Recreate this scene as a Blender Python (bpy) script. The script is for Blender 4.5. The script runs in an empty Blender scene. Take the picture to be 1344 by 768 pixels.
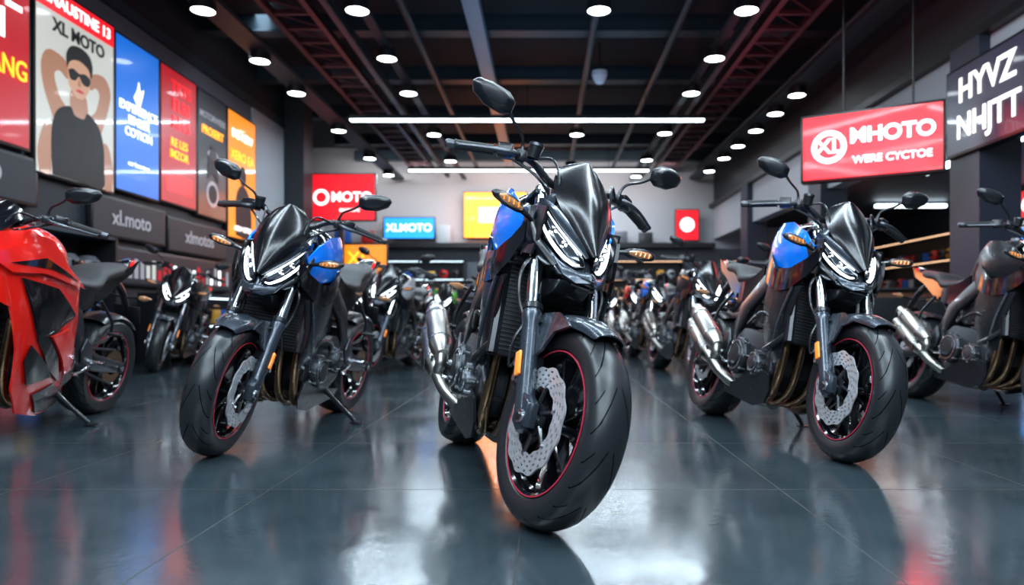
import bpy, bmesh, math, random
from mathutils import Vector, Matrix, Euler
random.seed(7)
SC = bpy.context.scene
COL = SC.collection
rad = math.radians

# ------------------------------------------------------------------ materials
MATS = {}
def mat(name, col, rough=0.5, metal=0.0, coat=0.0, emis=None, es=0.0, var=0.08, scale=30, trans=0.0, alpha=1.0, bump=0.0):
    if name in MATS: return MATS[name]
    m = bpy.data.materials.new(name); m.use_nodes = True
    nt = m.node_tree; b = nt.nodes['Principled BSDF']
    b.inputs['Base Color'].default_value = (*col, 1)
    b.inputs['Metallic'].default_value = metal
    b.inputs['Coat Weight'].default_value = coat
    b.inputs['Coat Roughness'].default_value = 0.05
    b.inputs['Transmission Weight'].default_value = trans
    tc = nt.nodes.new('ShaderNodeTexCoord')
    nz = nt.nodes.new('ShaderNodeTexNoise'); nz.inputs['Scale'].default_value = scale; nz.inputs['Detail'].default_value = 3
    nt.links.new(tc.outputs['Object'], nz.inputs['Vector'])
    mr = nt.nodes.new('ShaderNodeMapRange')
    mr.inputs['To Min'].default_value = max(0.0, rough-var); mr.inputs['To Max'].default_value = min(1, rough+var)
    nt.links.new(nz.outputs['Fac'], mr.inputs['Value']); nt.links.new(mr.outputs['Result'], b.inputs['Roughness'])
    if bump > 0:
        bp = nt.nodes.new('ShaderNodeBump'); bp.inputs['Strength'].default_value = bump; bp.inputs['Distance'].default_value = 0.01
        nt.links.new(nz.outputs['Fac'], bp.inputs['Height']); nt.links.new(bp.outputs['Normal'], b.inputs['Normal'])
    if emis:
        b.inputs['Emission Color'].default_value = (*emis, 1); b.inputs['Emission Strength'].default_value = es
    MATS[name] = m
    return m

M_BLK = mat('gloss_black', (0.004,0.004,0.006), 0.12, 0, 0.35, var=0.03)
M_SCR = mat('smoked_screen', (0.005,0.005,0.007), 0.20, 0, 0.0, var=0.03)
M_SAT = mat('satin_black', (0.012,0.013,0.017), 0.30, 0.2, 0.2)
M_GREY = mat('gunmetal_paint', (0.042,0.053,0.070), 0.26, 0.5, 0.5)
M_BLUE = mat('blue_paint', (0.0,0.22,1.0), 0.22, 0.0, 0.8)
M_RED = mat('red_paint', (0.80,0.012,0.006), 0.22, 0.05, 0.9, var=0.04)
M_ALU = mat('aluminium', (0.55,0.58,0.62), 0.26, 1.0)
M_ALUD = mat('cast_dark_alloy', (0.11,0.115,0.13), 0.34, 0.9)
M_CHR = mat('fork_chrome', (0.75,0.78,0.82), 0.14, 1.0, var=0.04)
M_DISC = mat('brake_disc_steel', (0.66,0.68,0.71), 0.30, 0.65)
M_BRZ = mat('header_bronze', (0.34,0.21,0.12), 0.26, 1.0, var=0.04)
M_TI = mat('muffler_titanium', (0.42,0.40,0.37), 0.33, 1.0, var=0.03)
M_SEAT = mat('seat_vinyl', (0.014,0.014,0.016), 0.5, bump=0.3, scale=200)
M_ENG = mat('engine_casting', (0.045,0.048,0.056), 0.38, 0.8, bump=0.1, scale=120)
M_AMB = mat('amber_lens', (0.9,0.28,0.04), 0.15, 0, 0.5, emis=(1,0.25,0.03), es=0.5)
M_CLR = mat('clear_amber_lens', (0.45,0.22,0.11), 0.10, 0.2, 0.8)
M_LED = mat('led_white', (1,1,1), 0.3, emis=(0.82,0.92,1.0), es=8)
M_LEDS = mat('led_soft', (0.10,0.12,0.15), 0.08, 0.8, 0.8, emis=(0.8,0.9,1.0), es=0.02)
M_RSTR = mat('rim_tape_red', (0.55,0.03,0.07), 0.35, emis=(0.8,0.03,0.08), es=0.04)
M_TAIL = mat('tail_lamp', (0.6,0.01,0.01), 0.15, 0, 0.8, emis=(1,0.02,0.01), es=1.0)
M_MIR = mat('mirror_glass', (0.6,0.65,0.7), 0.04, 1.0, var=0.02)
M_GRIP = mat('grip_rubber', (0.012,0.012,0.012), 0.6, bump=0.5, scale=300)
M_RAD = mat('radiator_core', (0.012,0.012,0.014), 0.5, 0.6)
M_RADF = mat('radiator_fin', (0.05,0.052,0.058), 0.45, 0.8)
M_DIG = mat('dash_screen', (0.01,0.02,0.03), 0.1, emis=(0.1,0.3,0.5), es=0.3)

def tire_mat():
    m = bpy.data.materials.new('tire_tread'); m.use_nodes = True
    nt = m.node_tree; b = nt.nodes['Principled BSDF']; N = nt.nodes.new; L = nt.links.new
    def math_(op, a, c=None, d=None):
        n = N('ShaderNodeMath'); n.operation = op
        for i, v in enumerate((a, c, d)):
            if v is None: continue
            if hasattr(v, 'links'): L(v, n.inputs[i])
            else: n.inputs[i].default_value = v
        return n.outputs[0]
    tc = N('ShaderNodeTexCoord'); s = N('ShaderNodeSeparateXYZ'); L(tc.outputs['Object'], s.inputs[0])
    ang = math_('ARCTAN2', s.outputs[1], s.outputs[2])
    ax = math_('ABSOLUTE', s.outputs[0])
    t = math_('ADD', math_('MULTIPLY', ang, 11/(2*math.pi)), math_('MULTIPLY', ax, 17.0))
    f = math_('FRACT', math_('ADD', t, 20.0))
    g1 = math_('LESS_THAN', f, 0.055)
    t2 = math_('ADD', math_('MULTIPLY', ang, 22/(2*math.pi)), math_('MULTIPLY', ax, 26.0))
    g3 = math_('MULTIPLY', math_('LESS_THAN', math_('FRACT', math_('ADD', t2, 40.35)), 0.07), math_('GREATER_THAN', ax, 0.040))
    g2 = math_('MULTIPLY', math_('GREATER_THAN', ax, 0.008), math_('LESS_THAN', ax, 0.046))
    r2 = math_('ADD', math_('MULTIPLY', s.outputs[1], s.outputs[1]), math_('MULTIPLY', s.outputs[2], s.outputs[2]))
    g4 = math_('GREATER_THAN', r2, 0.272*0.272)
    g = math_('MULTIPLY', math_('MAXIMUM', math_('MULTIPLY', g1, g2), g3), g4)
    mx = N('ShaderNodeMix'); mx.data_type = 'RGBA'
    L(g, mx.inputs['Factor']); mx.inputs['A'].default_value = (0.014,0.016,0.019,1); mx.inputs['B'].default_value = (0.001,0.001,0.001,1)
    L(mx.outputs['Result'], b.inputs['Base Color'])
    sp = math_('MULTIPLY', math_('SUBTRACT', 1.0, g), 0.5); L(sp, b.inputs['Specular IOR Level'])
    bp = N('ShaderNodeBump'); bp.inputs['Strength'].default_value = 0.7; bp.inputs['Distance'].default_value = 0.004; bp.invert = True
    L(g, bp.inputs['Height']); L(bp.outputs['Normal'], b.inputs['Normal'])
    b.inputs['Roughness'].default_value = 0.34
    return m
M_TIRE = tire_mat()

# ------------------------------------------------------------------ mesh tools
def process(verts, faces, mods):
    me = bpy.data.meshes.new('tmp'); me.from_pydata([tuple(v) for v in verts], [], faces)
    bm = bmesh.new(); bm.from_mesh(me)
    bmesh.ops.remove_doubles(bm, verts=bm.verts, dist=1e-5)
    bmesh.ops.recalc_face_normals(bm, faces=bm.faces); bm.to_mesh(me); bm.free()
    ob = bpy.data.objects.new('tmp', me); COL.objects.link(ob)
    for md in mods:
        if md[0] == 'SUBSURF':
            x = ob.modifiers.new('s', 'SUBSURF'); x.levels = md[1]; x.render_levels = md[1]
        elif md[0] == 'SOLIDIFY':
            x = ob.modifiers.new('o', 'SOLIDIFY'); x.thickness = md[1]; x.offset = 0
        elif md[0] == 'BEVEL':
            x = ob.modifiers.new('b', 'BEVEL'); x.width = md[1]; x.segments = md[2]; x.limit_method = 'ANGLE'; x.angle_limit = rad(28)
        elif md[0] == 'MIRROR':
            x = ob.modifiers.new('m', 'MIRROR'); x.merge_threshold = 0.0005
    dg = bpy.context.evaluated_depsgraph_get(); ev = ob.evaluated_get(dg); m2 = ev.to_mesh()
    V = [v.co.copy() for v in m2.vertices]; F = [tuple(p.vertices) for p in m2.polygons]
    ev.to_mesh_clear(); bpy.data.objects.remove(ob); bpy.data.meshes.remove(me)
    return V, F

def catmull(pts, n=6):
    P = [Vector(p) for p in pts]
    if len(P) < 3: return P
    Q = [P[0]*2-P[1]] + P + [P[-1]*2-P[-2]]
    out = []
    for i in range(1, len(Q)-2):
        for k in range(n):
            t = k/n
            a, b, c, d = Q[i-1], Q[i], Q[i+1], Q[i+2]
            out.append(0.5*((2*b)+(c-a)*t+(2*a-5*b+4*c-d)*t*t+(3*b-a-3*c+d)*t**3))
    out.append(P[-1])
    return out

class MB:
    def __init__(s): s.v=[]; s.f=[]; s.m=[]; s.mats=[]
    def mi(s, m):
        if m not in s.mats: s.mats.append(m)
        return s.mats.index(m)
    def add(s, V, F, m, mirror=False, M=None):
        k = s.mi(m); o = len(s.v)
        V = [Vector(v) for v in V]
        if M is not None: V = [M @ v for v in V]
        s.v += V; s.f += [tuple(i+o for i in f) for f in F]; s.m += [k]*len(F)
        if mirror:
            o = len(s.v); s.v += [Vector((-v.x, v.y, v.z)) for v in V]
            s.f += [tuple(i+o for i in reversed(f)) for f in F]; s.m += [k]*len(F)
    def tube(s, path, r, m, seg=10, smooth=True, n=6, mirror=False, flat=1.0):
        P = catmull(path, n) if smooth else [Vector(p) for p in path]
        if isinstance(r, (int, float)): R = [r]*len(P)
        else:
            R = []
            for i in range(len(P)):
                t = i/(len(P)-1)*(len(r)-1); a = min(int(t), len(r)-2); R.append(r[a]+(r[a+1]-r[a])*(t-a))
        V = []; F = []; prev = None
        for i, p in enumerate(P):
            t = (P[min(i+1, len(P)-1)]-P[max(i-1, 0)]).normalized()
            if prev is None:
                a = Vector((0,0,1)) if abs(t.z) < 0.9 else Vector((0,1,0))
                nrm = (a - t*a.dot(t)).normalized()
            else: nrm = (prev - t*prev.dot(t)).normalized()
            prev = nrm; bn = t.cross(nrm)
            for k in range(seg):
                a = 2*math.pi*k/seg
                V.append(p + nrm*math.cos(a)*R[i] + bn*math.sin(a)*R[i]*flat)
        for i in range(len(P)-1):
            for k in range(seg):
                F.append((i*seg+k, i*seg+(k+1)%seg, (i+1)*seg+(k+1)%seg, (i+1)*seg+k))
        F.append(tuple(range(seg))[::-1]); F.append(tuple((len(P)-1)*seg+k for k in range(seg)))
        s.add(V, F, m, mirror)
    def cyl(s, a, b, r, m, seg=16, mirror=False): s.tube([a, b], r, m, seg, False, mirror=mirror)
    def lathe(s, prof, m, seg=48, c=(0,0,0), closed=False, mirror=False, axis='X'):
        V = []; F = []; n = len(prof)
        for k in range(seg):
            a = 2*math.pi*k/seg
            for (r, x) in prof:
                if axis == 'X': V.append((c[0]+x, c[1]+r*math.cos(a), c[2]+r*math.sin(a)))
                else: V.append((c[0]+r*math.cos(a), c[1]+r*math.sin(a), c[2]+x))
        for k in range(seg):
            k2 = (k+1) % seg
            for i in range(n if closed else n-1):
                j = (i+1) % n
                F.append((k*n+i, k*n+j, k2*n+j, k2*n+i))
        s.add(V, F, m, mirror)
    def box(s, c, d, m, bev=0.004, rot=None, mirror=False):
        V = [Vector((x*d[0]/2, y*d[1]/2, z*d[2]/2)) for x in (-1,1) for y in (-1,1) for z in (-1,1)]
        F = [(0,1,3,2),(4,6,7,5),(0,4,5,1),(2,3,7,6),(0,2,6,4),(1,5,7,3)]
        if bev > 0: V, F = process(V, F, [('BEVEL', bev, 2)])
        M = Matrix.Translation(c)
        if rot: M = M @ Euler(rot).to_matrix().to_4x4()
        s.add([M @ v for v in V], F, m, mirror)
    def loop(s, A, B, m, bev=0.0, mirror=False):
        n = len(A); V = list(A)+list(B)
        F = [tuple(range(n)), tuple(range(2*n-1, n-1, -1))] + [(i, (i+1)%n, n+(i+1)%n, n+i) for i in range(n)]
        if bev > 0: V, F = process(V, F, [('BEVEL', bev, 2)])
        s.add(V, F, m, mirror)
    def prism(s, yz, x0, x1, m, bev=0.006, mirror=False):
        s.loop([(x0, y, z) for y, z in yz], [(x1, y, z) for y, z in yz], m, bev, mirror)
    def grid(s, rows, m, levels=2, solid=0.0, mirrormod=False, mirror=False, bev=0):
        n = len(rows[0]); V = [p for r in rows for p in r]; F = []
        for i in range(len(rows)-1):
            for j in range(n-1): F.append((i*n+j, i*n+j+1, (i+1)*n+j+1, (i+1)*n+j))
        mods = []
        if mirrormod: mods.append(('MIRROR',))
        if levels: mods.append(('SUBSURF', levels))
        if solid: mods.append(('SOLIDIFY', solid))
        V, F = process(V, F, mods); s.add(V, F, m, mirror)
    def panel(s, yz, xf, m, t=0.008, mirror=True, cuts=2):
        bm = bmesh.new(); vs = [bm.verts.new((0, y, z)) for y, z in yz]; bm.faces.new(vs)
        bmesh.ops.triangulate(bm, faces=bm.faces)
        bmesh.ops.subdivide_edges(bm, edges=bm.edges, cuts=cuts, use_grid_fill=True)
        for v in bm.verts: v.co.x = xf(v.co.y, v.co.z)
        bm.verts.ensure_lookup_table(); bm.verts.index_update()
        V = [v.co.copy() for v in bm.verts]; F = [tuple(v.index for v in f.verts) for f in bm.faces]; bm.free()
        V, F = process(V, F, [('SOLIDIFY', t)]); s.add(V, F, m, mirror)
    def mesh(s, name, ang=32, recalc=True):
        me = bpy.data.meshes.new(name); me.from_pydata([tuple(v) for v in s.v], [], s.f)
        for m in s.mats: me.materials.append(m)
        me.polygons.foreach_set('material_index', s.m)
        if recalc:
            bm = bmesh.new(); bm.from_mesh(me); bmesh.ops.recalc_face_normals(bm, faces=bm.faces); bm.to_mesh(me); bm.free()
        me.polygons.foreach_set('use_smooth', [True]*len(me.polygons))
        me.set_sharp_from_angle(angle=rad(ang)); me.update()
        return me
    def obj(s, name, parent=None, ang=32, loc=None, M=None):
        ob = bpy.data.objects.new(name, s.mesh(name, ang)); COL.objects.link(ob)
        if parent: ob.parent = parent
        if loc: ob.location = loc
        if M is not None: ob.matrix_world = M
        return ob

# ------------------------------------------------------------------ motorcycle parts (local: forward -Y, right side -X)
def wheel(R, w, discs, rear=False):
    b = MB()
    k = w/0.12; ro = R-0.30
    half = [(0.214,0.044*k),(0.222,0.054*k),(0.240+ro*.5,0.061*k),(0.262+ro,0.0625*k),(0.278+ro,0.056*k),(0.289+ro,0.043*k),(0.2965+ro,0.025*k),(0.2995+ro,0.009*k)]
    prof = half + [(r,-x) for r, x in reversed(half)]
    b.lathe(prof, M_TIRE, 96)
    h2 = [(0.219,0.046*k),(0.219,0.051*k),(0.211,0.052*k),(0.203,0.046*k),(0.197,0.030*k)]
    b.lathe(h2+[(r,-x) for r, x in reversed(h2)]+[(0.188,-0.02*k),(0.188,0.02*k)], M_BLK, 72, closed=True)
    for sg in (1,-1):
        b.lathe([(0.2155,sg*0.0520*k),(0.2155,sg*0.0538*k),(0.2122,sg*0.0538*k),(0.2122,sg*0.0520*k)], M_RSTR, 72, closed=True)
    b.lathe([(0.0,0.062),(0.022,0.062),(0.024,0.05),(0.042,0.045),(0.045,0.02),(0.04,0),(0.045,-0.02),(0.042,-0.045),(0.024,-0.05),(0.022,-0.062),(0.0,-0.062)], M_BLK, 24)
    for i in range(5):
        for sg in (-1,1):
            a0 = 2*math.pi*i/5 + sg*0.10; a1 = 2*math.pi*i/5 + sg*0.27
            V = []
            for (a, r, wd, xx) in ((a0,0.030,0.013,0.030),(a1*0.6+a0*0.4,0.12,0.007,0.020),(a1,0.195,0.010,0.028)):
                d = Vector((0, math.cos(a), math.sin(a))); t = Vector((0,-math.sin(a), math.cos(a)))
                for (q, x) in ((-1,-1),(1,-1),(1,1),(-1,1)): V.append(d*r + t*q*wd + Vector((x*xx,0,0)))
            F = []
            for q in range(2):
                for j in range(4): F.append((q*4+j, q*4+(j+1)%4, q*4+4+(j+1)%4, q*4+4+j))
            F += [(0,1,2,3),(11,10,9,8)]
            V, F = process(V, F, [('BEVEL', 0.003, 1)]); b.add(V, F, M_BLK)
    for sx in discs:
        ri, r2 = (0.098, 0.157) if not rear else (0.07, 0.112)
        A = 120; Rn = 9; V = []; F = []
        for k2 in range(A):
            for j in range(Rn+1):
                r = ri+(r2-ri)*j/Rn
                if j == Rn: r += 0.004*math.sin(k2/A*2*math.pi*12)
                if j == 0: r -= 0.003*math.sin(k2/A*2*math.pi*12)
                a = 2*math.pi*(k2+0.35*j)/A; V.append((0, r*math.cos(a), r*math.sin(a)))
        for k2 in range(A):
            for j in range(Rn):
                if j in (1,3,5,7) and (k2+2*j) % 5 < 2: continue
                n = Rn+1; q = (k2+1) % A
                F.append((k2*n+j, k2*n+j+1, q*n+j+1, q*n+j))
        V, F = process(V, F, [('SOLIDIFY', 0.005)]); b.add([v+Vector((sx,0,0)) for v in V], F, M_DISC)
        b.lathe([(0.03,sx-0.004),(0.05,sx-0.004),(0.05,sx+0.004),(0.03,sx+0.004)], M_SAT, 32, closed=True)
        for i in range(6):
            a = 2*math.pi*i/6; d = Vector((0, math.cos(a), math.sin(a))); d2 = Vector((0, math.cos(a+.25), math.sin(a+.25)))
            b.tube([d*0.04+Vector((sx,0,0)), d2*(ri+0.004)+Vector((sx,0,0))], [0.009,0.006], M_SAT, 6, False)
            b.cyl(d2*(ri+.002)+Vector((sx-0.006,0,0)), d2*(ri+.002)+Vector((sx+0.006,0,0)), 0.006, M_ALU, 8)
    return b.mesh('rear_wheel_mesh' if rear else 'front_wheel_mesh', 30)

FU = Vector((0, 0.4226, 0.9063))
def fp(x, s, off=0.0): # point on fork line
    p = Vector((x, 0.02, 0.30)) + FU*s
    return p + Vector((0, -0.9063, 0.4226))*off

def part_fork():
    b = MB()
    for sx in (-1,1):
        x = sx*0.108
        b.tube([fp(x,-0.045),fp(x,-0.02),fp(x,0.05),fp(x,0.30),fp(x,0.33),fp(x,0.345)], [0.020,0.030,0.029,0.030,0.034,0.030], M_GREY, 18, False)
        b.tube([fp(x,0.345),fp(x,0.365)], 0.034, M_SAT, 18, False)
        b.tube([fp(x,0.36),fp(x,0.82)], 0.0245, M_CHR, 18, False)
        b.tube([fp(x,0.56),fp(x,0.60)], 0.031, M_SAT, 18, False)
        b.tube([fp(x,0.80),fp(x,0.815),fp(x,0.835)], [0.026,0.027,0.014], M_ALU, 14, False)
        b.prism([(-0.03,0.275),(0.05,0.275),(0.06,0.33),(0.03,0.37),(-0.02,0.345)], x-0.02, x+0.02, M_GREY, 0.005)
        b.cyl((x-0.028*1,0,0.30),(x+0.028,0,0.30),0.020,M_ALU,16)
        b.cyl((x-0.033*1,0,0.30),(x+0.033,0,0.30),0.011,M_SAT,6)
        b.prism([(0.075,0.36),(0.13,0.38),(0.165,0.46),(0.13,0.50),(0.09,0.48),(0.075,0.43)], sx*0.058, sx*0.125, M_SAT, 0.006)
        b.prism([(0.085,0.385),(0.12,0.395),(0.135,0.45),(0.10,0.455)], sx*0.125, sx*0.133, M_ALUD, 0.003)
        for q in ((0.10,0.40),(0.12,0.445)): b.cyl((sx*0.12,*q),(sx*0.139,*q),0.011,M_ALU,10)
        p = fp(sx*0.142, 0.16)
        b.box(p, (0.008,0.028,0.075), M_AMB, 0.002, rot=(rad(-25),0,0))
        b.tube([fp(sx*.13,0.30),fp(sx*.15,0.24,-.03),fp(sx*.14,0.17,-.06),(sx*0.12,0.13,0.47)],0.005,M_SAT,6)
        b.tube([fp(sx*.06,0.62),fp(sx*.15,0.5,.0),fp(sx*.15,0.4,-.02),fp(sx*.13,0.30)],0.006,M_SAT,6)
    for s_, w in ((0.575,0.030),(0.79,0.024)):
        c = fp(0, s_, -0.02)
        b.box(c, (0.285,0.075,w), M_SAT, 0.008, rot=(rad(-25),0,0))
    b.tube([fp(0,0.52,-0.035),fp(0,0.82,-0.035)],0.03,M_SAT,16,False)
    b.cyl((-0.09,0,0.30),(0.09,0,0.30),0.012,M_ALU,12)
    return b.mesh('fork_mesh')

def part_fender():
    b = MB(); rows = []
    for i in range(15):
        t = i/14; a = rad(60 + 92*t) # angle from forward horizontal, up and over the tyre
        fw = 0.62+0.38*min(1, t*4)
        lip = 0.300 - 0.02*math.sin(math.pi*t)
        row = []
        for (x, r) in ((-0.0755,lip),(-0.0745,0.312),(-0.060,0.322),(-0.024,0.328),(0,0.332),(0.024,0.328),(0.060,0.322),(0.0745,0.312),(0.0755,lip)):
            row.append((x*fw, -r*math.cos(a), 0.30+r*math.sin(a)))
        rows.append(row)
    b.grid(rows, M_GREY, 1, 0.005)
    b.panel([(-0.06,0.585),(0.03,0.622),(0.12,0.615),(0.175,0.58),(0.165,0.53),(0.12,0.49),(0.085,0.47),(0.05,0.50),(0.02,0.56)], lambda y,z: 0.081+max(0,0.60-z)*0.16, M_GREY, 0.009)
    b.cyl((-0.10,0.12,0.585),(0.10,0.12,0.585),0.008,M_SAT,8)
    return b.mesh('fender_mesh')

def F_(x, z): return 0.085 + (z-0.80)*0.50 + abs(x)*0.80
def part_head():
    b = MB()
    rows = []
    for z, xo in ((0.735,0.03),(0.765,0.065),(0.80,0.10),(0.86,0.135),(0.93,0.148),(0.985,0.125),(1.02,0.09)):
        rows.append([(0,F_(0,z)+.012,z),(xo*.5,F_(xo*.5,z)+.012,z),(xo,F_(xo,z)+.012,z),(xo+.006,F_(xo,z)+.06,z+.005),(xo*.85,0.32,z+0.01),(0,0.345,z+.01)])
    b.grid(rows, M_GREY, 1, 0.004, mirrormod=True)
    def pl(pts, o0, o1, m, bev=0.003):
        b.loop([(x, F_(x,z)+o0, z) for x, z in pts], [(x, F_(x,z)+o1, z) for x, z in pts], m, bev, mirror=True)
    pl([(0.014,0.785),(0.020,0.825),(0.060,0.872),(0.118,0.965),(0.142,0.958),(0.146,0.915),(0.122,0.850),(0.075,0.790),(0.04,0.775)], -0.006, 0.02, M_BLK)
    pl([(0.030,0.800),(0.034,0.822),(0.066,0.866),(0.112,0.935),(0.118,0.91),(0.09,0.846),(0.06,0.806)], -0.009, 0.0, M_LEDS, 0.002)
    def strip(pts, r, o=-0.011): b.tube([(x, F_(x,z)+o, z) for x, z in pts], r, M_LED, 8, True, 4, mirror=True)
    strip([(0.124,0.950),(0.098,0.908),(0.062,0.860),(0.028,0.822)], [0.0012,0.0025,0.003,0.0018])
    strip([(0.139,0.925),(0.122,0.872),(0.088,0.818),(0.052,0.786),(0.032,0.786)], [0.002,0.005,0.006,0.0045,0.002])
    for (x, z) in ((0.098,0.882),(0.070,0.842)):
        b.tube([(x, F_(x,z)-0.004, z),(x, F_(x,z)-0.014, z)], [0.014,0.010], M_CHR, 12, False, mirror=True)
        b.tube([(x, F_(x,z)-0.014, z),(x, F_(x,z)-0.017, z)], [0.005,0.003], M_LED, 10, False, mirror=True)
    pl([(0.150,0.955),(0.155,0.905),(0.128,0.835),(0.084,0.775),(0.10,0.765),(0.150,0.83),(0.172,0.91),(0.166,0.955)], -0.008, 0.05, M_SAT, 0.004)
    pl([(0.0,0.735),(0.0,0.772),(0.035,0.765),(0.075,0.775),(0.10,0.80),(0.075,0.745),(0.04,0.725)], -0.012, 0.03, M_GREY, 0.004)
    for i in range(3):
        b.tube([(0.0,F_(0,0.742-.014*i)-.012+.01*i,0.742-.014*i),(0.04,F_(.04,0.75-.014*i)-.006+.01*i,0.75-.014*i)],0.004,M_SAT,6,False,mirror=True)
    b.prism([(0.13,0.735),(0.30,0.74),(0.33,0.68),(0.27,0.66),(0.17,0.69)], -0.06, 0.06, M_SAT, 0.008)
    b.panel([(0.20,0.95),(0.33,0.97),(0.36,0.90),(0.30,0.80),(0.22,0.79),(0.20,0.86)], lambda y,z: 0.142-max(0,y-.25)*.1, M_SAT, 0.008)
    # fly screen (convex across, sweeping up and back)
    rows = []
    for z, w in ((0.826,0.010),(0.86,0.032),(0.91,0.064),(0.965,0.098),(1.02,0.116),(1.075,0.112),(1.12,0.092),(1.150,0.062),(1.165,0.025)):
        y0 = 0.048 + (z-0.80)*0.52 + max(0,z-1.0)*0.35
        rows.append([(0,y0,z),(w*.35,y0+w*.07,z-.001),(w*.72,y0+w*.28,z-.004),(w,y0+w*.66,z-.008)])
    b.grid(rows, M_SCR, 3, 0.006, mirrormod=True)
    # grey brow blades framing the screen base
    rows = []
    for x, z, o, wd in ((0.012,0.815,-.018,.005),(0.045,0.866,-.022,.012),(0.085,0.922,-.022,.017),(0.118,0.968,-.012,.014),(0.134,0.992,0.004,.004)):
        rows.append([(x-wd*.55,F_(x,z)+o-.002,z+wd*.9),(x,F_(x,z)+o+.004,z),(x+wd*.4,F_(x,z)+o+.022,z-wd*.6)])
    b.grid(rows, M_GREY, 2, 0.004, mirror=True)
    b.box((0,0.33,1.085),(0.15,0.03,0.085),M_SAT,0.008,rot=(rad(-50),0,0))
    b.box((0,0.345,1.095),(0.125,0.01,0.065),M_DIG,0.002,rot=(rad(-50),0,0))
    return b.mesh('head_mesh')

def part_signals():
    b = MB()
    for sx in (-1,1):
        b.tube([(sx*0.13,0.27,0.89),(sx*0.17,0.255,0.905),(sx*0.205,0.245,0.915)],[0.011,0.008,0.010],M_SAT,8)
        b.tube([(sx*0.20,0.247,0.914),(sx*0.225,0.24,0.920),(sx*0.27,0.236,0.928),(sx*0.31,0.236,0.934),(sx*0.325,0.238,0.936)],[0.008,0.018,0.022,0.015,0.003],M_SAT,12,n=4,flat=0.75)
        b.tube([(sx*0.212,0.231,0.917),(sx*0.25,0.226,0.923),(sx*0.285,0.226,0.930),(sx*0.312,0.230,0.934)],[0.006,0.014,0.013,0.005],M_CLR,12,n=4,flat=0.6)
        for k in range(4): b.tube([(sx*(0.232+k*.018),0.2165,0.914+k*.002),(sx*(0.234+k*.018),0.2165,0.930+k*.002)],0.0028,M_AMB,6,False)
    return b.mesh('signal_mesh')

def part_bars(clip=False):
    b = MB(); dz = -0.10 if clip else 0.0
    for sx in (-1,1):
        P = [(0,0.385,1.075+dz),(sx*0.08,0.385,1.078+dz),(sx*0.16,0.40,1.125+dz),(sx*0.24,0.43,1.132+dz),(sx*0.40,0.505,1.105+dz)]
        b.tube(P,[0.0145,0.0145,0.014,0.012,0.011],M_SAT,12)
        b.tube([(sx*0.285,0.450,1.125+dz),(sx*0.29,0.453,1.124+dz),(sx*0.40,0.504,1.105+dz),(sx*0.405,0.507,1.104+dz)],[0.021,0.0175,0.0175,0.020],M_GRIP,14,False)
        b.tube([(sx*0.405,0.507,1.104+dz),(sx*0.43,0.519,1.10+dz),(sx*0.437,0.522,1.099+dz)],[0.015,0.017,0.010],M_ALUD,12,False)
        b.box((sx*0.252,0.433,1.132+dz),(0.055,0.045,0.05),M_SAT,0.008,rot=(0,rad(sx*8),rad(sx*25)))
        b.box((sx*0.252,0.455,1.138+dz),(0.02,0.012,0.015),M_RED if sx<0 else M_ALUD,0.003)
        b.tube([(sx*0.21,0.395,1.125+dz),(sx*0.235,0.375,1.12+dz),(sx*0.30,0.385,1.11+dz),(sx*0.40,0.45,1.095+dz),(sx*0.415,0.465,1.093+dz)],[0.010,0.009,0.007,0.006,0.008],M_ALUD,8,flat=.7)
        b.box((sx*0.205,0.402,1.125+dz),(0.035,0.045,0.04),M_SAT,0.006,rot=(0,0,rad(sx*20)))
        b.tube([(sx*0.19,0.39,1.12+dz),(sx*0.12,0.31,1.13+dz),(sx*0.10,0.25,1.02),(sx*0.08,0.30,0.90)],0.005,M_SAT,6)
        b.tube([(sx*0.23,0.41,1.11+dz),(sx*0.15,0.33,1.06+dz),(sx*0.09,0.33,1.0),(sx*0.09,0.40,0.92)],0.0055,M_SAT,6)
    b.tube([(-0.175,0.365,1.125+dz),(-0.175,0.36,1.165+dz)],[0.022,0.024],M_SAT,14,False)
    b.tube([(-0.175,0.36,1.165+dz),(-0.175,0.3595,1.175+dz)],0.026,M_ALUD,14,False)
    for sx in (-1,1): b.box((sx*0.045,0.385,1.07+dz),(0.03,0.045,0.055),M_ALUD,0.006)
    return b.mesh('bars_mesh')

def part_mirrors():
    b = MB()
    for sx in (-1,1):
        b.tube([(sx*0.205,0.40,1.14),(sx*0.21,0.398,1.165),(sx*0.225,0.39,1.19),(sx*0.27,0.375,1.215),(sx*0.305,0.37,1.245)],[0.010,0.006,0.0055,0.0055,0.007],M_SAT,8)
        c = Vector((sx*0.365,0.372,1.272))
        out = [(-0.075,-0.030),(-0.045,-0.047),(0.02,-0.044),(0.07,-0.022),(0.088,0.008),(0.075,0.028),(0.03,0.038),(-0.04,0.034),(-0.075,0.012)]
        Rm = Euler((rad(8), rad(-sx*8), rad(sx*14))).to_matrix()
        A = [c+Rm@Vector((sx*x,0.012,z)) for x, z in out]; Bq = [c+Rm@Vector((sx*x*0.95,-0.006,z*.95)) for x, z in out]
        Cq = [c+Rm@Vector((sx*x*0.62,-0.026,z*.6)) for x, z in out]
        n = len(out); V = A+Bq+Cq; F = [tuple(range(n)), tuple(range(3*n-1,2*n-1,-1))]
        for q in range(2):
            for i in range(n): F.append((q*n+i,q*n+(i+1)%n,(q+1)*n+(i+1)%n,(q+1)*n+i))
        V, F = process(V, F, [('BEVEL',0.006,3)]); b.add(V, F, M_SAT)
        G = [c+Rm@Vector((sx*x*0.9,0.0135,z*.88)) for x, z in out]; G2=[p+Rm@Vector((0,-.003,0)) for p in G]
        b.loop(G, G2, M_MIR, 0)
    return b.mesh('mirror_mesh')

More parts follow.
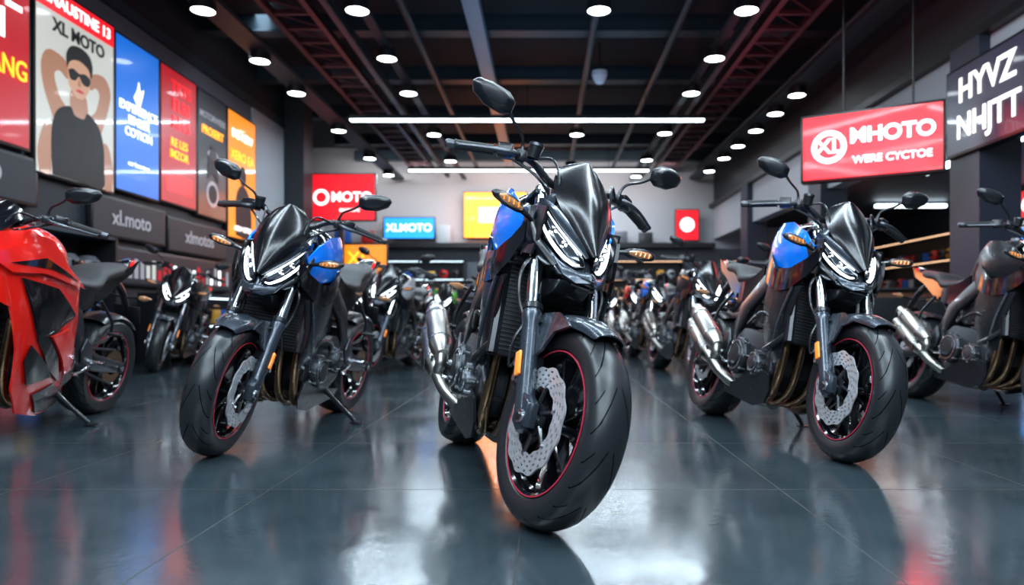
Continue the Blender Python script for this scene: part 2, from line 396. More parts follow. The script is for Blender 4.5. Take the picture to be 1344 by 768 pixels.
def part_tank(mt):
    b = MB()
    rows = []
    for y, pts in ((0.34,[(0,.97),(.05,.965),(.085,.93),(.09,.87),(.07,.81)]),
                   (0.40,[(0,1.03),(.08,1.02),(.135,.965),(.145,.89),(.11,.82)]),
                   (0.47,[(0,1.085),(.10,1.07),(.165,1.0),(.175,.91),(.14,.82)]),
                   (0.60,[(0,1.10),(.11,1.08),(.185,1.0),(.165,.905),(.13,.82)]),
                   (0.73,[(0,1.06),(.10,1.035),(.15,.955),(.125,.87),(.10,.80)]),
                   (0.82,[(0,.97),(.07,.95),(.10,.89),(.095,.83),(.09,.78)]),
                   (0.88,[(0,.88),(.05,.87),(.08,.84),(.08,.80),(.08,.76)])):
        rows.append([(x,y,z) for x,z in pts])
    b.grid(rows, mt, 2, 0.006, mirrormod=True)
    b.lathe([(0.0,0.008),(0.032,0.008),(0.036,0.0),(0.036,-0.012)], M_ALUD, 20, c=(0,0.58,1.098), axis='Z')
    return b.mesh('tank_mesh')

def part_cowl(mt):
    b = MB()
    xf = lambda y,z: 0.204-1.1*(y-.48)**2-1.6*(z-.93)**2
    b.panel([(0.265,0.92),(0.33,0.99),(0.44,1.045),(0.58,1.06),(0.68,0.99),(0.61,0.90),(0.50,0.83),(0.39,0.81),(0.30,0.85)], xf, mt, 0.010, cuts=4)
    return b.mesh('cowl_mesh')

def part_shroud():
    b = MB()
    xf = lambda y,z: 0.218-0.9*(y-.44)**2-0.35*(z-.80)**2
    b.panel([(0.20,0.905),(0.26,0.85),(0.345,0.81),(0.46,0.81),(0.56,0.88),(0.63,0.965),(0.70,0.92),(0.67,0.83),(0.60,0.76),(0.50,0.72),(0.42,0.70),(0.33,0.71),(0.24,0.77),(0.19,0.84)], lambda y,z: xf(y,z)-.004, M_BLK, 0.012, cuts=4)
    b.panel([(0.27,0.73),(0.42,0.70),(0.56,0.75),(0.62,0.66),(0.60,0.52),(0.54,0.40),(0.46,0.31),(0.41,0.33),(0.385,0.42),(0.335,0.56)], lambda y,z: xf(y,z)-.014, M_SAT, 0.012, cuts=4)
    b.tube([(0.20,0.31,0.72),(0.20,0.38,0.56),(0.185,0.43,0.38)],[0.007,0.007,0.004],M_GREY,6,mirror=True)
    R = Matrix.Translation((0,0.355,0.635)) @ Matrix.Rotation(rad(-9),4,'X')
    V, F = process([(x,y,z) for x in (-.175,.175) for y in (-.02,.02) for z in (-.175,.175)], [(0,1,3,2),(4,6,7,5),(0,4,5,1),(2,3,7,6),(0,2,6,4),(1,5,7,3)], [('BEVEL',.006,2)])
    b.add(V, F, M_RAD, M=R)
    for i in range(22):
        z = -.155+i*.0148
        V = [(x,y,z+dz) for x in (-.15,.15) for y in (-.024,-.018) for dz in (0,.005)]
        b.add(V, [(0,1,3,2),(4,6,7,5),(0,4,5,1),(2,3,7,6),(0,2,6,4),(1,5,7,3)], M_RADF, M=R)
    for x in (-.163,.163): b.tube([R@Vector((x,-.015,-.17)),R@Vector((x,-.015,.17))],0.02,M_SAT,8,False)
    b.tube([(0.15,0.36,0.80),(0.19,0.42,0.74),(0.17,0.50,0.66),(0.12,0.52,0.60)],0.018,M_SAT,10)
    b.tube([(-0.16,0.35,0.50),(-0.19,0.42,0.44),(-0.17,0.52,0.42)],0.016,M_SAT,10)
    b.panel([(0.45,0.30),(0.54,0.33),(0.64,0.30),(0.80,0.24),(0.98,0.22),(0.96,0.17),(0.62,0.135),(0.50,0.16),(0.45,0.22)], lambda y,z: 0.125+(z-.14)*.22, M_SAT, 0.010)
    return b.mesh('shroud_mesh')

def part_seat():
    b = MB(); rows = []
    for y, w, z in ((0.80,.085,.90),(0.84,.11,.868),(0.94,.145,.842),(1.06,.155,.848),(1.12,.135,.872),(1.16,.125,.915),(1.28,.12,.937),(1.42,.085,.955),(1.49,.05,.958)):
        rows.append([(0,y,z),(w*.7,y,z-.004),(w,y,z-.025),(w*.96,y,z-.06),(w*.7,y,z-.085),(0,y,z-.09)])
    b.grid(rows, M_SEAT, 2, 0, mirrormod=True)
    return b.mesh('seat_mesh')

def part_tail(mt):
    b = MB()
    b.panel([(0.76,0.86),(0.86,0.815),(1.0,0.785),(1.16,0.84),(1.35,0.905),(1.50,0.945),(1.60,0.985),(1.52,0.90),(1.36,0.84),(1.18,0.745),(1.0,0.68),(0.84,0.66),(0.74,0.74)], lambda y,z: 0.135-max(0,y-1.0)*.14, mt, 0.010)
    b.loop([(-.045,1.50,.965),(.045,1.50,.965),(.02,1.60,.995),(-.02,1.60,.995)],[(-.05,1.48,.90),(.05,1.48,.90),(.02,1.585,.955),(-.02,1.585,.955)],mt,.004)
    b.loop([(-.045,1.56,.945),(.045,1.56,.945),(.03,1.607,.985),(-.03,1.607,.985)],[(-.04,1.55,.915),(.04,1.55,.915),(.025,1.59,.94),(-.025,1.59,.94)],M_TAIL,.003)
    b.tube([(0,1.42,0.86),(0,1.56,0.78),(0,1.66,0.66)],[0.03,0.022,0.02],M_SAT,8)
    b.box((0,1.675,0.63),(0.17,0.008,0.12),M_SAT,0.003,rot=(rad(20),0,0))
    for sx in (-1,1):
        b.tube([(sx*0.02,1.60,0.74),(sx*0.10,1.60,0.75)],0.007,M_SAT,6,False)
        b.tube([(sx*0.10,1.60,0.75),(sx*0.13,1.60,0.752),(sx*0.175,1.60,0.755)],[0.014,0.02,0.005],M_CLR,10,False)
        b.tube([(sx*0.09,0.80,0.78),(sx*0.09,1.10,0.79),(sx*0.06,1.45,0.90)],0.013,M_SAT,8)
        b.tube([(sx*0.12,0.90,0.58),(sx*0.10,1.10,0.72),(sx*0.07,1.32,0.85)],0.012,M_SAT,8)
    rows = []
    for i in range(8):
        a = rad(60+75*i/7); row = []
        for x, r in ((-.095,.305),(-.085,.328),(0,.336),(.085,.328),(.095,.305)): row.append((x, 1.42-r*math.cos(a), .31+r*math.sin(a)))
        rows.append(row)
    b.grid(rows, M_SAT, 1, .005)
    return b.mesh('tail_mesh')

def part_engine():
    b = MB()
    b.prism([(0.47,0.31),(0.54,0.235),(0.80,0.215),(0.94,0.29),(0.96,0.45),(0.84,0.53),(0.62,0.51),(0.49,0.45)], -0.15, 0.15, M_ENG, 0.014)
    b.prism([(0.445,0.47),(0.63,0.52),(0.62,0.72),(0.425,0.70)], -0.155, 0.155, M_ENG, 0.01)
    for i in range(7):
        z = 0.50+i*0.03
        b.prism([(0.432,z-.002),(0.635,z+.012),(0.634,z+.02),(0.431,z+.006)], -0.166, 0.166, M_ALUD, 0.0)
    b.prism([(0.42,0.70),(0.625,0.73),(0.60,0.80),(0.43,0.785)], -0.15, 0.15, M_ALUD, 0.012)
    for sx, y, z, r, mm in ((-1,0.80,0.375,0.098,M_ENG),(1,0.60,0.355,0.082,M_ENG),(-1,0.585,0.35,0.058,M_ALUD),(1,0.80,0.40,0.066,M_ENG)):
        x0 = sx*0.145
        b.lathe([(r,x0),(r,x0+sx*.03),(r*.92,x0+sx*.042),(r*.6,x0+sx*.046),(r*.57,x0+sx*.054),(r*.3,x0+sx*.056),(0,x0+sx*.056)], mm, 32, c=(0,y,z))
        b.lathe([(r*.80,x0+sx*.044),(r*.80,x0+sx*.050),(r*.74,x0+sx*.050),(r*.74,x0+sx*.044)], M_ALU, 32, c=(0,y,z), closed=True)
        for k in range(8):
            a = 2*math.pi*k/8; q = (y+r*.96*math.cos(a), z+r*.96*math.sin(a))
            b.cyl((x0+sx*.01,*q),(x0+sx*.042,*q),0.008,M_ALU,8)
    b.cyl((0.0,0.50,0.34),(0.0,0.43,0.34),0.036,M_SAT,18)
    b.prism([(0.62,0.53),(0.80,0.54),(0.84,0.68),(0.76,0.76),(0.64,0.74)], -0.12, 0.12, M_SAT, 0.012)
    for x in (-.08,0,.08): b.tube([(x,0.60,0.74),(x,0.68,0.76),(x,0.74,0.72)],0.026,M_SAT,12)
    b.tube([(0.16,0.50,0.48),(0.185,0.58,0.52),(0.18,0.68,0.50),(0.15,0.76,0.46)],0.012,M_SAT,8)
    b.tube([(-0.16,0.48,0.56),(-0.19,0.56,0.60),(-0.17,0.70,0.58),(-0.15,0.80,0.55)],0.010,M_SAT,8)
    b.tube([(-0.16,0.46,0.66),(-0.185,0.55,0.70),(-0.16,0.66,0.66)],0.006,M_SAT,8)
    return b.mesh('engine_mesh')

def part_frame():
    b = MB()
    b.prism([(0.37,0.96),(0.44,0.98),(0.72,0.80),(0.92,0.66),(0.99,0.48),(0.97,0.36),(0.90,0.38),(0.90,0.50),(0.82,0.62),(0.62,0.74),(0.40,0.85)], 0.125, 0.158, M_SAT, 0.008, mirror=True)
    b.tube([(0,0.33,0.80),(0,0.42,1.0)],0.045,M_SAT,16,False)
    b.tube([(0.09,0.38,0.84),(0.13,0.44,0.62),(0.15,0.50,0.50)],0.016,M_SAT,10,mirror=True)
    b.box((0,0.94,0.52),(0.27,0.07,0.10),M_SAT,.01)
    b.prism([(0.92,0.46),(1.02,0.47),(1.20,0.40),(1.44,0.345),(1.49,0.335),(1.49,0.285),(1.42,0.28),(1.15,0.31),(0.94,0.36)], 0.105, 0.140, M_ALUD, 0.008, mirror=True)
    b.prism([(1.02,0.44),(1.18,0.39),(1.18,0.345),(1.02,0.37)], 0.138, 0.146, M_SAT, 0.003, mirror=True)
    b.cyl((-0.125,0.97,0.41),(0.125,0.97,0.41),0.045,M_ALUD,20)
    b.cyl((-0.165,1.42,0.31),(0.165,1.42,0.31),0.013,M_ALU,12)
    b.lathe([(0.0,.148),(0.028,.148),(0.028,.162),(0.0,.162)], M_SAT, 12, c=(0,1.42,.31), mirror=True)
    b.lathe([(0.05,.096),(0.105,.096),(0.105,.101),(0.05,.101)], M_BRZ, 40, c=(0,1.42,.31), closed=True)
    b.tube([(0.0985,0.93,0.46),(0.0985,1.42,0.417)],0.008,M_ALUD,6,False); b.tube([(0.0985,0.93,0.37),(0.0985,1.42,0.204)],0.008,M_ALUD,6,False)
    b.tube([(0,1.0,0.45),(0,0.96,0.75)],0.018,M_ALU,12,False)
    P = [(0.034*math.cos(t*.6),1.0-.035*t/60*1.0+0.034*math.sin(t*.6),0.48+0.24*t/60) for t in range(0,61)]
    b.tube(P,0.006,M_SAT,6,False)
    for sx in (-1,1):
        b.prism([(0.94,0.45),(0.98,0.52),(1.04,0.46),(1.06,0.38),(1.02,0.35),(0.96,0.38)], sx*0.16, sx*0.172, M_ALUD, 0.003)
        b.tube([(sx*0.17,1.02,0.385),(sx*0.255,1.03,0.385)],[0.012,0.010],M_ALU,8,False)
        b.tube([(sx*0.255,1.03,0.385),(sx*0.262,1.03,0.385)],0.014,M_GRIP,8,False)
        b.tube([(sx*0.18,1.02,0.36),(sx*0.19,0.93,0.335),(sx*0.20,0.84,0.33),(sx*0.23,0.835,0.33)],0.007,M_ALU,8)
        b.tube([(sx*0.14,1.10,0.73),(sx*0.17,1.20,0.60),(sx*0.16,1.18,0.50),(sx*0.14,1.02,0.47)],0.009,M_SAT,8)
        b.tube([(sx*0.16,1.19,0.54),(sx*0.24,1.20,0.54)],0.010,M_SAT,8,False)
    return b.mesh('frame_mesh')

def part_exhaust():
    b = MB()
    for x in (-.12,-.042,.042,.12):
        b.tube([(x,0.43,0.655),(x*1.02,0.410,0.62),(x*1.05,0.402,0.52),(x*1.05,0.405,0.38),(x,0.445,0.25),(x*.75,0.55,0.185),(x*.4,0.70,0.175)],0.021,M_BRZ,12)
    b.tube([(0,0.66,0.175),(-.02,0.78,0.18),(-.10,0.88,0.21),(-.185,0.96,0.27),(-.225,1.02,0.335)],[0.045,0.042,0.032,0.028,0.030],M_TI,16)
    d = Vector((-0.03,0.33,0.20)).normalized(); p0 = Vector((-.225,1.0,0.325))
    up = Vector((0,-0.5,0.86))
    for k in (0,1):
        o = up*(0.098*k) + Vector((0,0.02,0))*k
        q = lambda t: p0+o+d*t
        b.tube([q(0.0),q(0.05),q(0.09),q(0.33),q(0.345)],[0.030,0.046,0.051,0.049,0.045],M_TI,22,False)
        b.tube([q(0.09),q(0.10)],0.0525,M_ALU,22,False)
        b.tube([q(0.30),q(0.312)],0.0515,M_ALU,22,False)
        b.tube([q(0.344),q(0.40)],[0.030,0.031],M_TI,18,False)
        b.tube([q(0.398),q(0.402)],0.025,M_BLK,14,False)
    b.tube([p0+d*0.02+up*.0, p0+d*.0+up*.05, p0+d*.05+up*.098],0.024,M_TI,12)
    b.panel([(1.02,0.36),(1.10,0.40),(1.22,0.47),(1.24,0.45),(1.12,0.365),(1.03,0.32)], lambda y,z:-0.285, M_SAT, 0.006, mirror=False)
    return b.mesh('exhaust_mesh')

def part_stand():
    b = MB()
    b.tube([(0.13,0.80,0.24),(0.20,0.84,0.17),(0.31,0.88,0.075)],[0.015,0.012,0.011],M_SAT,10)
    b.box((0.322,0.885,0.068),(0.06,0.05,0.012),M_SAT,0.003,rot=(0,rad(-11),0))
    return b.mesh('stand_mesh')

def part_fairing():
    b = MB()
    xf = lambda y,z: 0.245-0.5*(y-.48)**2-0.30*(z-.60)**2
    b.panel([(0.0,0.93),(0.16,1.03),(0.32,1.06),(0.50,1.03),(0.62,0.92),(0.78,0.82),(0.74,0.66),(0.80,0.52),(0.92,0.36),(1.02,0.22),(0.92,0.15),(0.62,0.13),(0.44,0.17),(0.35,0.30),(0.31,0.50),(0.24,0.70),(0.10,0.76),(-0.04,0.80)], xf, M_RED, 0.010, cuts=4)
    b.panel([(0.28,0.84),(0.52,0.80),(0.73,0.66),(0.60,0.64),(0.50,0.60),(0.62,0.44),(0.72,0.30),(0.56,0.38),(0.42,0.54),(0.44,0.68),(0.34,0.76)], lambda y,z: xf(y,z)+.012, M_BLK, 0.008, cuts=4)
    b.panel([(0.50,0.26),(0.66,0.30),(0.96,0.20),(0.86,0.155),(0.60,0.15)], lambda y,z: xf(y,z)+.01, M_SAT, 0.006)
    b.panel([(0.10,0.93),(0.34,1.01),(0.60,0.90),(0.80,0.80),(0.60,0.83),(0.40,0.87),(0.22,0.86)], lambda y,z: xf(y,z)+.022, M_RED, 0.012, cuts=4)
    b.panel([(0.50,0.56),(0.66,0.60),(0.74,0.52),(0.86,0.36),(0.74,0.34),(0.64,0.44)], lambda y,z: xf(y,z)+.022, M_RED, 0.010, cuts=3)
    b.panel([(0.20,0.905),(0.40,0.945),(0.68,0.84),(0.44,0.895)], lambda y,z: xf(y,z)+.032, M_BLK, 0.004, cuts=3)
    b.panel([(0.42,0.32),(0.60,0.345),(0.52,0.42),(0.38,0.52),(0.36,0.44)], lambda y,z: xf(y,z)+.014, M_BLK, 0.006, cuts=3)
    b.panel([(0.80,0.48),(0.90,0.33),(1.00,0.22),(0.985,0.26),(0.86,0.47)], lambda y,z: xf(y,z)+.012, M_SAT, 0.006, cuts=2)
    rows = []
    for y, w, zt, zb in ((-0.12,.02,.86,.82),(-0.06,.09,.90,.76),(0.04,.16,.96,.76),(0.16,.19,1.03,.80),(0.30,.20,1.07,.86)):
        rows.append([(0,y,zt),(w*.6,y+.01,zt-.01),(w,y+.03,(zt+zb)/2+.02),(w*.9,y+.04,zb+.01),(w*.3,y+.03,zb-.01)])
    b.grid(rows, M_RED, 2, .006, mirrormod=True)
    rows = []
    for y, w, z in ((0.06,.08,1.0),(0.16,.12,1.08),(0.28,.13,1.15),(0.38,.10,1.19)):
        rows.append([(0,y,z),(w*.6,y+.015,z-.012),(w,y+.04,z-.06)])
    b.grid(rows, M_BLK, 2, .004, mirrormod=True)
    b.loop([(0.05,-0.075,0.875),(0.15,0.04,0.93),(0.17,0.06,0.90),(0.08,-0.06,0.84)],[(0.04,-0.05,0.875),(0.14,0.06,0.93),(0.16,0.08,0.90),(0.07,-0.04,0.84)],M_LEDS,.003,mirror=True)
    b.tube([(0.055,-0.087,0.872),(0.15,0.028,0.93),(0.178,0.055,0.905)],0.006,M_LED,8,mirror=True)
    return b.mesh('fairing_mesh')

PM = dict(fw=wheel(0.30,0.12,(-0.078,0.078)), rw=wheel(0.31,0.18,(-0.098,),True), fork=part_fork(), fender=part_fender(),
          head=part_head(), sig=part_signals(), bars=part_bars(), mir=part_mirrors(), shroud=part_shroud(), seat=part_seat(),
          engine=part_engine(), frame=part_frame(), exhaust=part_exhaust(), stand=part_stand(), fairing=part_fairing())
TANKS = {}; COWLS = {}; TAILS = {}
def variant(d, fn, m):
    if m.name not in d: d[m.name] = fn(m)
    return d[m.name]

def bike(loc, yaw, lean=11, steer=8, accent=M_BLUE, tankm=M_BLK, tailm=M_BLK, sport=False, scale=1.0, name='motorcycle'):
    root = bpy.data.objects.new('sport_motorcycle' if sport else name, None); COL.objects.link(root)
    root.location = (loc[0], loc[1], 0); root.rotation_euler = (0, rad(lean), rad(yaw)); root.scale = (scale,)*3
    st = bpy.data.objects.new('steering', None); COL.objects.link(st); st.parent = root
    p = Vector((0,0.057,0.30))
    st.matrix_local = Matrix.Translation(p) @ Matrix.Rotation(rad(steer),4,FU) @ Matrix.Translation(-p)
    def put(nm, me, par=root, loc=(0,0,0)):
        o = bpy.data.objects.new(nm, me); COL.objects.link(o); o.parent = par; o.location = loc; return o
    w = put('front_wheel', PM['fw'], st, (0,0,.30)); w.rotation_euler = (rad(random.uniform(0,72)),0,0)
    put('rear_wheel', PM['rw'], root, (0,1.42,.31))
    put('front_fork', PM['fork'], st); put('front_fender', PM['fender'], st)
    put('handlebar', PM['bars'], st); put('rearview_mirrors', PM['mir'], st)
    if sport: put('fairing', PM['fairing'])
    else:
        put('headlight_cowl', PM['head'], st); put('turn_signals', PM['sig'], st)
        put('side_cowl', variant(COWLS, part_cowl, accent)); put('radiator_shroud', PM['shroud'])
    put('fuel_tank', variant(TANKS, part_tank, tankm)); put('seat', PM['seat']); put('tail_cowl', variant(TAILS, part_tail, tailm))
    put('engine', PM['engine']); put('frame', PM['frame']); put('exhaust', PM['exhaust']); put('side_stand', PM['stand'])
    return root

F = 930.0; H = 0.62; PX, PY = 715.0, 412.0
M_GRN = mat('green_paint', (0.1,0.6,0.03), 0.25, 0, 0.8); M_YEL = mat('yellow_paint', (0.9,0.45,0.02), 0.25, 0, 0.8)
M_WHT = mat('white_paint', (0.6,0.62,0.65), 0.25, 0, 0.8)

bike((-0.03,2.06), 16, 12, 12)
bike((-1.46,3.12), -5, 10, 7)
bike((1.24,2.98), 9, 12, -2)
bike((2.80,3.85), 3, 10, 2, accent=M_SAT, tankm=M_SAT)
bike((-2.78,3.0), 3, 10, 0, tankm=M_RED, sport=True)
BG = [(-4.15,7.5,12,10,10,M_SAT),(-1.85,7.2,-8,10,-6,M_WHT),(-2.3,8.9,-6,10,0,M_SAT),(-2.35,10.4,-8,10,5,M_YEL),(-1.9,12.0,0,9,5,M_GRN),
      (-3.6,10.2,10,10,5,M_RED),(-1.2,13.6,4,9,5,M_RED),(-0.5,14.6,0,9,0,M_YEL),(-3.6,12.7,8,10,0,M_BLUE),
      (1.42,6.6,6,11,8,M_SAT),(1.35,8.8,4,10,6,M_BLUE),(1.3,10.6,2,10,4,M_RED),(1.0,12.6,0,10,3,M_SAT),(0.3,15.2,2,9,3,M_RED),
      (2.5,7.2,8,10,6,M_RED),(2.4,10.0,8,10,6,M_WHT),(3.6,8.2,12,10,4,M_SAT),(1.9,14.0,0,10,3,M_YEL),(3.4,12.0,10,10,4,M_BLUE)]
for x, y, yw, ln, stt, ac in BG: bike((x,y), yw, ln, stt, accent=ac, tankm=(ac if ac in (M_RED,M_YEL,M_GRN) else M_BLK))

# ------------------------------------------------------------------ room
def floor_mat():
    m = bpy.data.materials.new('slate_tile_floor'); m.use_nodes = True
    nt = m.node_tree; b = nt.nodes['Principled BSDF']; N = nt.nodes.new; L = nt.links.new
    g = N('ShaderNodeNewGeometry'); s = N('ShaderNodeSeparateXYZ'); L(g.outputs['Position'], s.inputs[0])
    def M1(op, a, c):
        n = N('ShaderNodeMath'); n.operation = op
        for i, v in enumerate((a, c)):
            if hasattr(v, 'links'): L(v, n.inputs[i])
            elif v is not None: n.inputs[i].default_value = v
        return n.outputs[0]
    def line(o, off):
        t = M1('FRACT', M1('DIVIDE', M1('ADD', o, off), 0.9), None)
        return M1('LESS_THAN', M1('ABSOLUTE', M1('SUBTRACT', t, 0.5), None), 0.003)
    ln = M1('MAXIMUM', line(s.outputs[0], 0.07+0.45+9), line(s.outputs[1], -2.5+0.45+9))
    n1 = N('ShaderNodeTexNoise'); n1.inputs['Scale'].default_value = 2.2; n1.inputs['Detail'].default_value = 8; n1.inputs['Roughness'].default_value = .65
    L(g.outputs['Position'], n1.inputs['Vector'])
    cr = N('ShaderNodeValToRGB'); cr.color_ramp.elements[0].position = .3; cr.color_ramp.elements[1].position = .75
    cr.color_ramp.elements[0].color = (0.019,0.030,0.037,1); cr.color_ramp.elements[1].color = (0.038,0.054,0.064,1)
    L(n1.outputs['Fac'], cr.inputs['Fac'])
    mx = N('ShaderNodeMix'); mx.data_type = 'RGBA'; L(ln, mx.inputs['Factor']); L(cr.outputs['Color'], mx.inputs['A']); mx.inputs['B'].default_value = (0.006,0.008,0.009,1)
    L(mx.outputs['Result'], b.inputs['Base Color'])
    mr = N('ShaderNodeMapRange'); mr.inputs['From Min'].default_value = .3; mr.inputs['From Max'].default_value = .7; mr.inputs['To Min'].default_value = 0.11; mr.inputs['To Max'].default_value = 0.20
    L(n1.outputs['Fac'], mr.inputs['Value'])
    ra = M1('ADD', mr.outputs['Result'], M1('MULTIPLY', ln, .4)); L(ra, b.inputs['Roughness'])
    b.inputs['Specular IOR Level'].default_value = 0.85
    n2 = N('ShaderNodeTexNoise'); n2.inputs['Scale'].default_value = 30; L(g.outputs['Position'], n2.inputs['Vector'])
    bp = N('ShaderNodeBump'); bp.inputs['Strength'].default_value = .04; bp.inputs['Distance'].default_value = .01
    L(n2.outputs['Fac'], bp.inputs['Height']); L(bp.outputs['Normal'], b.inputs['Normal'])
    return m
M_FLOOR = floor_mat()
M_CEIL = mat('dark_ceiling', (0.009,0.014,0.021), 0.8)
M_BEAM = mat('beam_steel', (0.020,0.038,0.052), 0.5, 0.3)
M_BEAML = mat('beam_light', (0.16,0.22,0.27), 0.5, 0.2)
M_TRR = mat('truss_red', (0.06,0.022,0.028), 0.5, 0.2)
M_WG = mat('wall_grey', (0.10,0.11,0.14), 0.7, bump=.05)
M_WD = mat('wall_dark', (0.018,0.022,0.030), 0.6)
M_WL = mat('wall_light', (0.42,0.43,0.47), 0.7, bump=.05)
M_FR = mat('frame_black', (0.006,0.006,0.008), 0.4)
M_LAMP = mat('lamp_emitter', (1,1,1), 0.4, emis=(0.85,0.95,1.0), es=20)
M_GLOW = mat('strip_emitter', (1,1,1), 0.4, emis=(0.75,0.92,1.0), es=8)

def solid(name, lo, hi, m):
    b = MB(); c = [(lo[i]+hi[i])/2 for i in range(3)]; d = [hi[i]-lo[i] for i in range(3)]
    b.box(c, d, m, 0.0); return b.obj(name)
XL, YB, ZC = -5.2, 20.0, 5.3
solid('floor', (-9,-6,-0.1), (9.5,YB+.3,0), M_FLOOR)
solid('ceiling', (-9,-6,ZC), (9.5,YB+.3,ZC+.1), M_CEIL)
solid('wall_left', (XL-.2,-6,0), (XL,14.4,ZC), M_WG)
solid('wall_back', (-9,YB,0), (9.5,YB+.2,ZC), M_WL)
solid('wall_front', (-9,-6.2,0), (9.5,-6,ZC), M_WD)
solid('wall_alcove', (-9.0,14.4,0), (-8.8,YB,ZC), M_WG)
solid('wall_alcove_return', (-8.8,14.2,0), (XL-.2,14.4,ZC), M_WD)
XR = 4.75
solid('wall_right_fascia', (XR,-6,2.72), (XR+.25,YB,3.62), M_WL)
solid('wall_right_upper', (XR+.02,-6,3.62), (XR+.25,YB,ZC), M_WD)
solid('trim_right_soffit', (XR-.12,-6,3.60), (XR,YB,3.70), M_FR)
solid('ceiling_shop', (XR+.25,-6,3.05), (9.2,YB,3.15), M_WD)
solid('wall_right', (9.2,-6,0), (9.5,YB,ZC), M_WD)
for y in (-3.0,0.5,7.55,11.9,16.2): solid('column', (XR-.12,y,0), (XR+.33,y+.55,3.6), mat('column_paint',(0.022,0.026,0.045),0.5))
solid('trim_left_top', (XL,-6,4.28), (XL+.06,14.4,4.42), M_BEAM)
solid('wall_left_upper', (XL,-6,4.42), (XL+.03,14.4,ZC), M_CEIL)
solid('column_corner', (XL-.05,14.05,0), (XL+.42,14.6,ZC), M_WD)
solid('wall_left_panel', (XL,12.55,1.2), (XL+.025,14.05,4.28), M_WL)
solid('wall_left_lower', (XL,-6,0), (XL+.02,12.55,2.1), M_WD)
solid('trim_back_ledge', (-6.5,YB-.5,2.45), (4.7,YB,2.58), M_FR)
solid('wall_back_lower', (-8.8,YB-.1,0), (9.2,YB,2.45), mat('wall_mid',(0.09,0.095,0.12),.6))

b = MB()
for y in (-4,-1,2,5,8.4,10.6,12.8,15.2,17.6,19.4):
    b.box((-.2,y,4.95),(10.0,0.14,0.26),M_BEAM,0)
    b.box((-.2,y,4.82),(10.0,0.26,0.03),M_BEAM,0)
b.obj('ceiling_crossbeams')
for x, mm in ((-3.35,M_TRR),(3.3,M_TRR)):
    b = MB()
    for dx in (-.28,.28): b.box((x+dx,7,4.62),(0.08,25.6,0.10),mm,0)
    y = -5.6
    while y < 19.2:
        b.box((x,y,4.62),(.5,0.05,0.06),mm,0); b.tube([(x-.26,y,4.62),(x+.26,y+.5,4.62)],.014,mm,6,False); y += .5
    b.obj('ceiling_truss')
b = MB(); b.box((-0.95,7,4.66),(0.22,25.6,0.16),M_BEAML,.01); b.obj('ceiling_duct')
for x in (-2.7,2.7):
    b = MB(); b.box((x,7,4.5),(.10,25.6,.16),M_BEAM,.01); b.obj('ceiling_cable_tray')
for x in (-1.9,1.9,-4.4,4.3,0.7):
    b = MB(); b.cyl((x,-5.8,4.72),(x,19.8,4.72),0.05,M_BEAM,10); b.obj('ceiling_pipe')
b = MB()
for x in (-4.1,4.2): b.box((x,7,4.40),(0.34,25.6,0.06),M_BEAM,0)
for x in (-2.25,2.42): b.box((x,7,4.40),(0.12,25.6,0.05),M_BEAM,0)
b.obj('ceiling_light_track')

sb = MB()
sb.lathe([(0.0,0.0),(0.135,0.0)], M_LAMP, 20, axis='Z'); sb.lathe([(0.135,-0.01),(0.150,-0.01),(0.150,0.08),(0.135,0.08)], M_FR, 20, axis='Z', closed=True)
sb.cyl((0,0,0.01),(0,0,0.11),0.135,M_FR,16)
SM = sb.mesh('spot_mesh')
def spot(x, y, z=4.26):
    o = bpy.data.objects.new('ceiling_spotlight', SM); COL.objects.link(o); o.location = (x,y,z)
for y in (2,5.4,8.5,10.2,11.7,14.1,16.6,18.6): spot(-4.1,y)
for y in (2,5.4,8.5,10.1,11.7,14.4,16.9): spot(-2.25,y)
for y in (8.5,14.4,17.5,19): spot(0.65,y)
for y in (2,5.4,8.5,10.1,11.7,14.3,16.8,18.8): spot(2.42,y)
for y in (2,5.4,11.8,12.9,14.1,15.4,16.6,18.1): spot(4.2,y)

def area(name, loc, size, power, col=(0.72,0.88,1), rot=(0,0,0), parent=None):
    l = bpy.data.lights.new(name, 'AREA'); l.shape = 'RECTANGLE'; l.size, l.size_y = size; l.energy = power; l.color = col
    o = bpy.data.objects.new(name, l); COL.objects.link(o); o.location = loc; o.rotation_euler = rot; return o
def linear(x0, x1, y, z, power, w=.11):
    b = MB(); b.box(((x0+x1)/2,y,z+.045),(x1-x0,w+.04,.07),M_FR,0); b.box(((x0+x1)/2,y,z),(x1-x0-.02,w,.03),M_GLOW,0)
    n = 3
    for i in range(n):
        x = x0+(x1-x0)*(i+.5)/n; b.cyl((x,y,z+.08),(x,y,4.83),0.008,M_FR,6)
    b.obj('linear_pendant_light')
    area('linear_light_source', ((x0+x1)/2,y,z-.04), (x1-x0,w), power)
linear(-3.6,2.95,13.1,4.2,250)
linear(-3.4,2.6,17.7,4.2,260)
for y, p in ((6.6,215),(3.6,180),(0.8,175),(-2.0,205)): linear(-3.3,3.3,y,4.2,p)  # out-of-view strip lights added to fill bike fronts and give reflections
for x in (-2.0,2.0):  # lengthwise strips, also out of view, added to light and reflect in the bikes
    b = MB(); b.box((x,1.0,4.045),(.15,6,.07),M_FR,0); b.box((x,1.0,4.0),(.11,5.98,.03),M_GLOW,0)
    for y in (-1,1,3): b.cyl((x,y,4.08),(x,y,4.75),.008,M_FR,6)
    b.obj('linear_pendant_light'); area('linear_light_source',(x,1.0,3.96),(.11,6),115)
area('front_fill_light', (0,-3.5,3.6), (5,1.2), 240, rot=(rad(50),0,0))  # added fill from behind the camera for the bike fronts, no fixture
area('truss_uplight', (3.3,9,3.75), (.3,8), 15, (1,.15,.25), rot=(rad(180),0,0))
area('truss_uplight', (-3.3,8,3.75), (.3,7), 8, (1,.18,.3), rot=(rad(180),0,0))
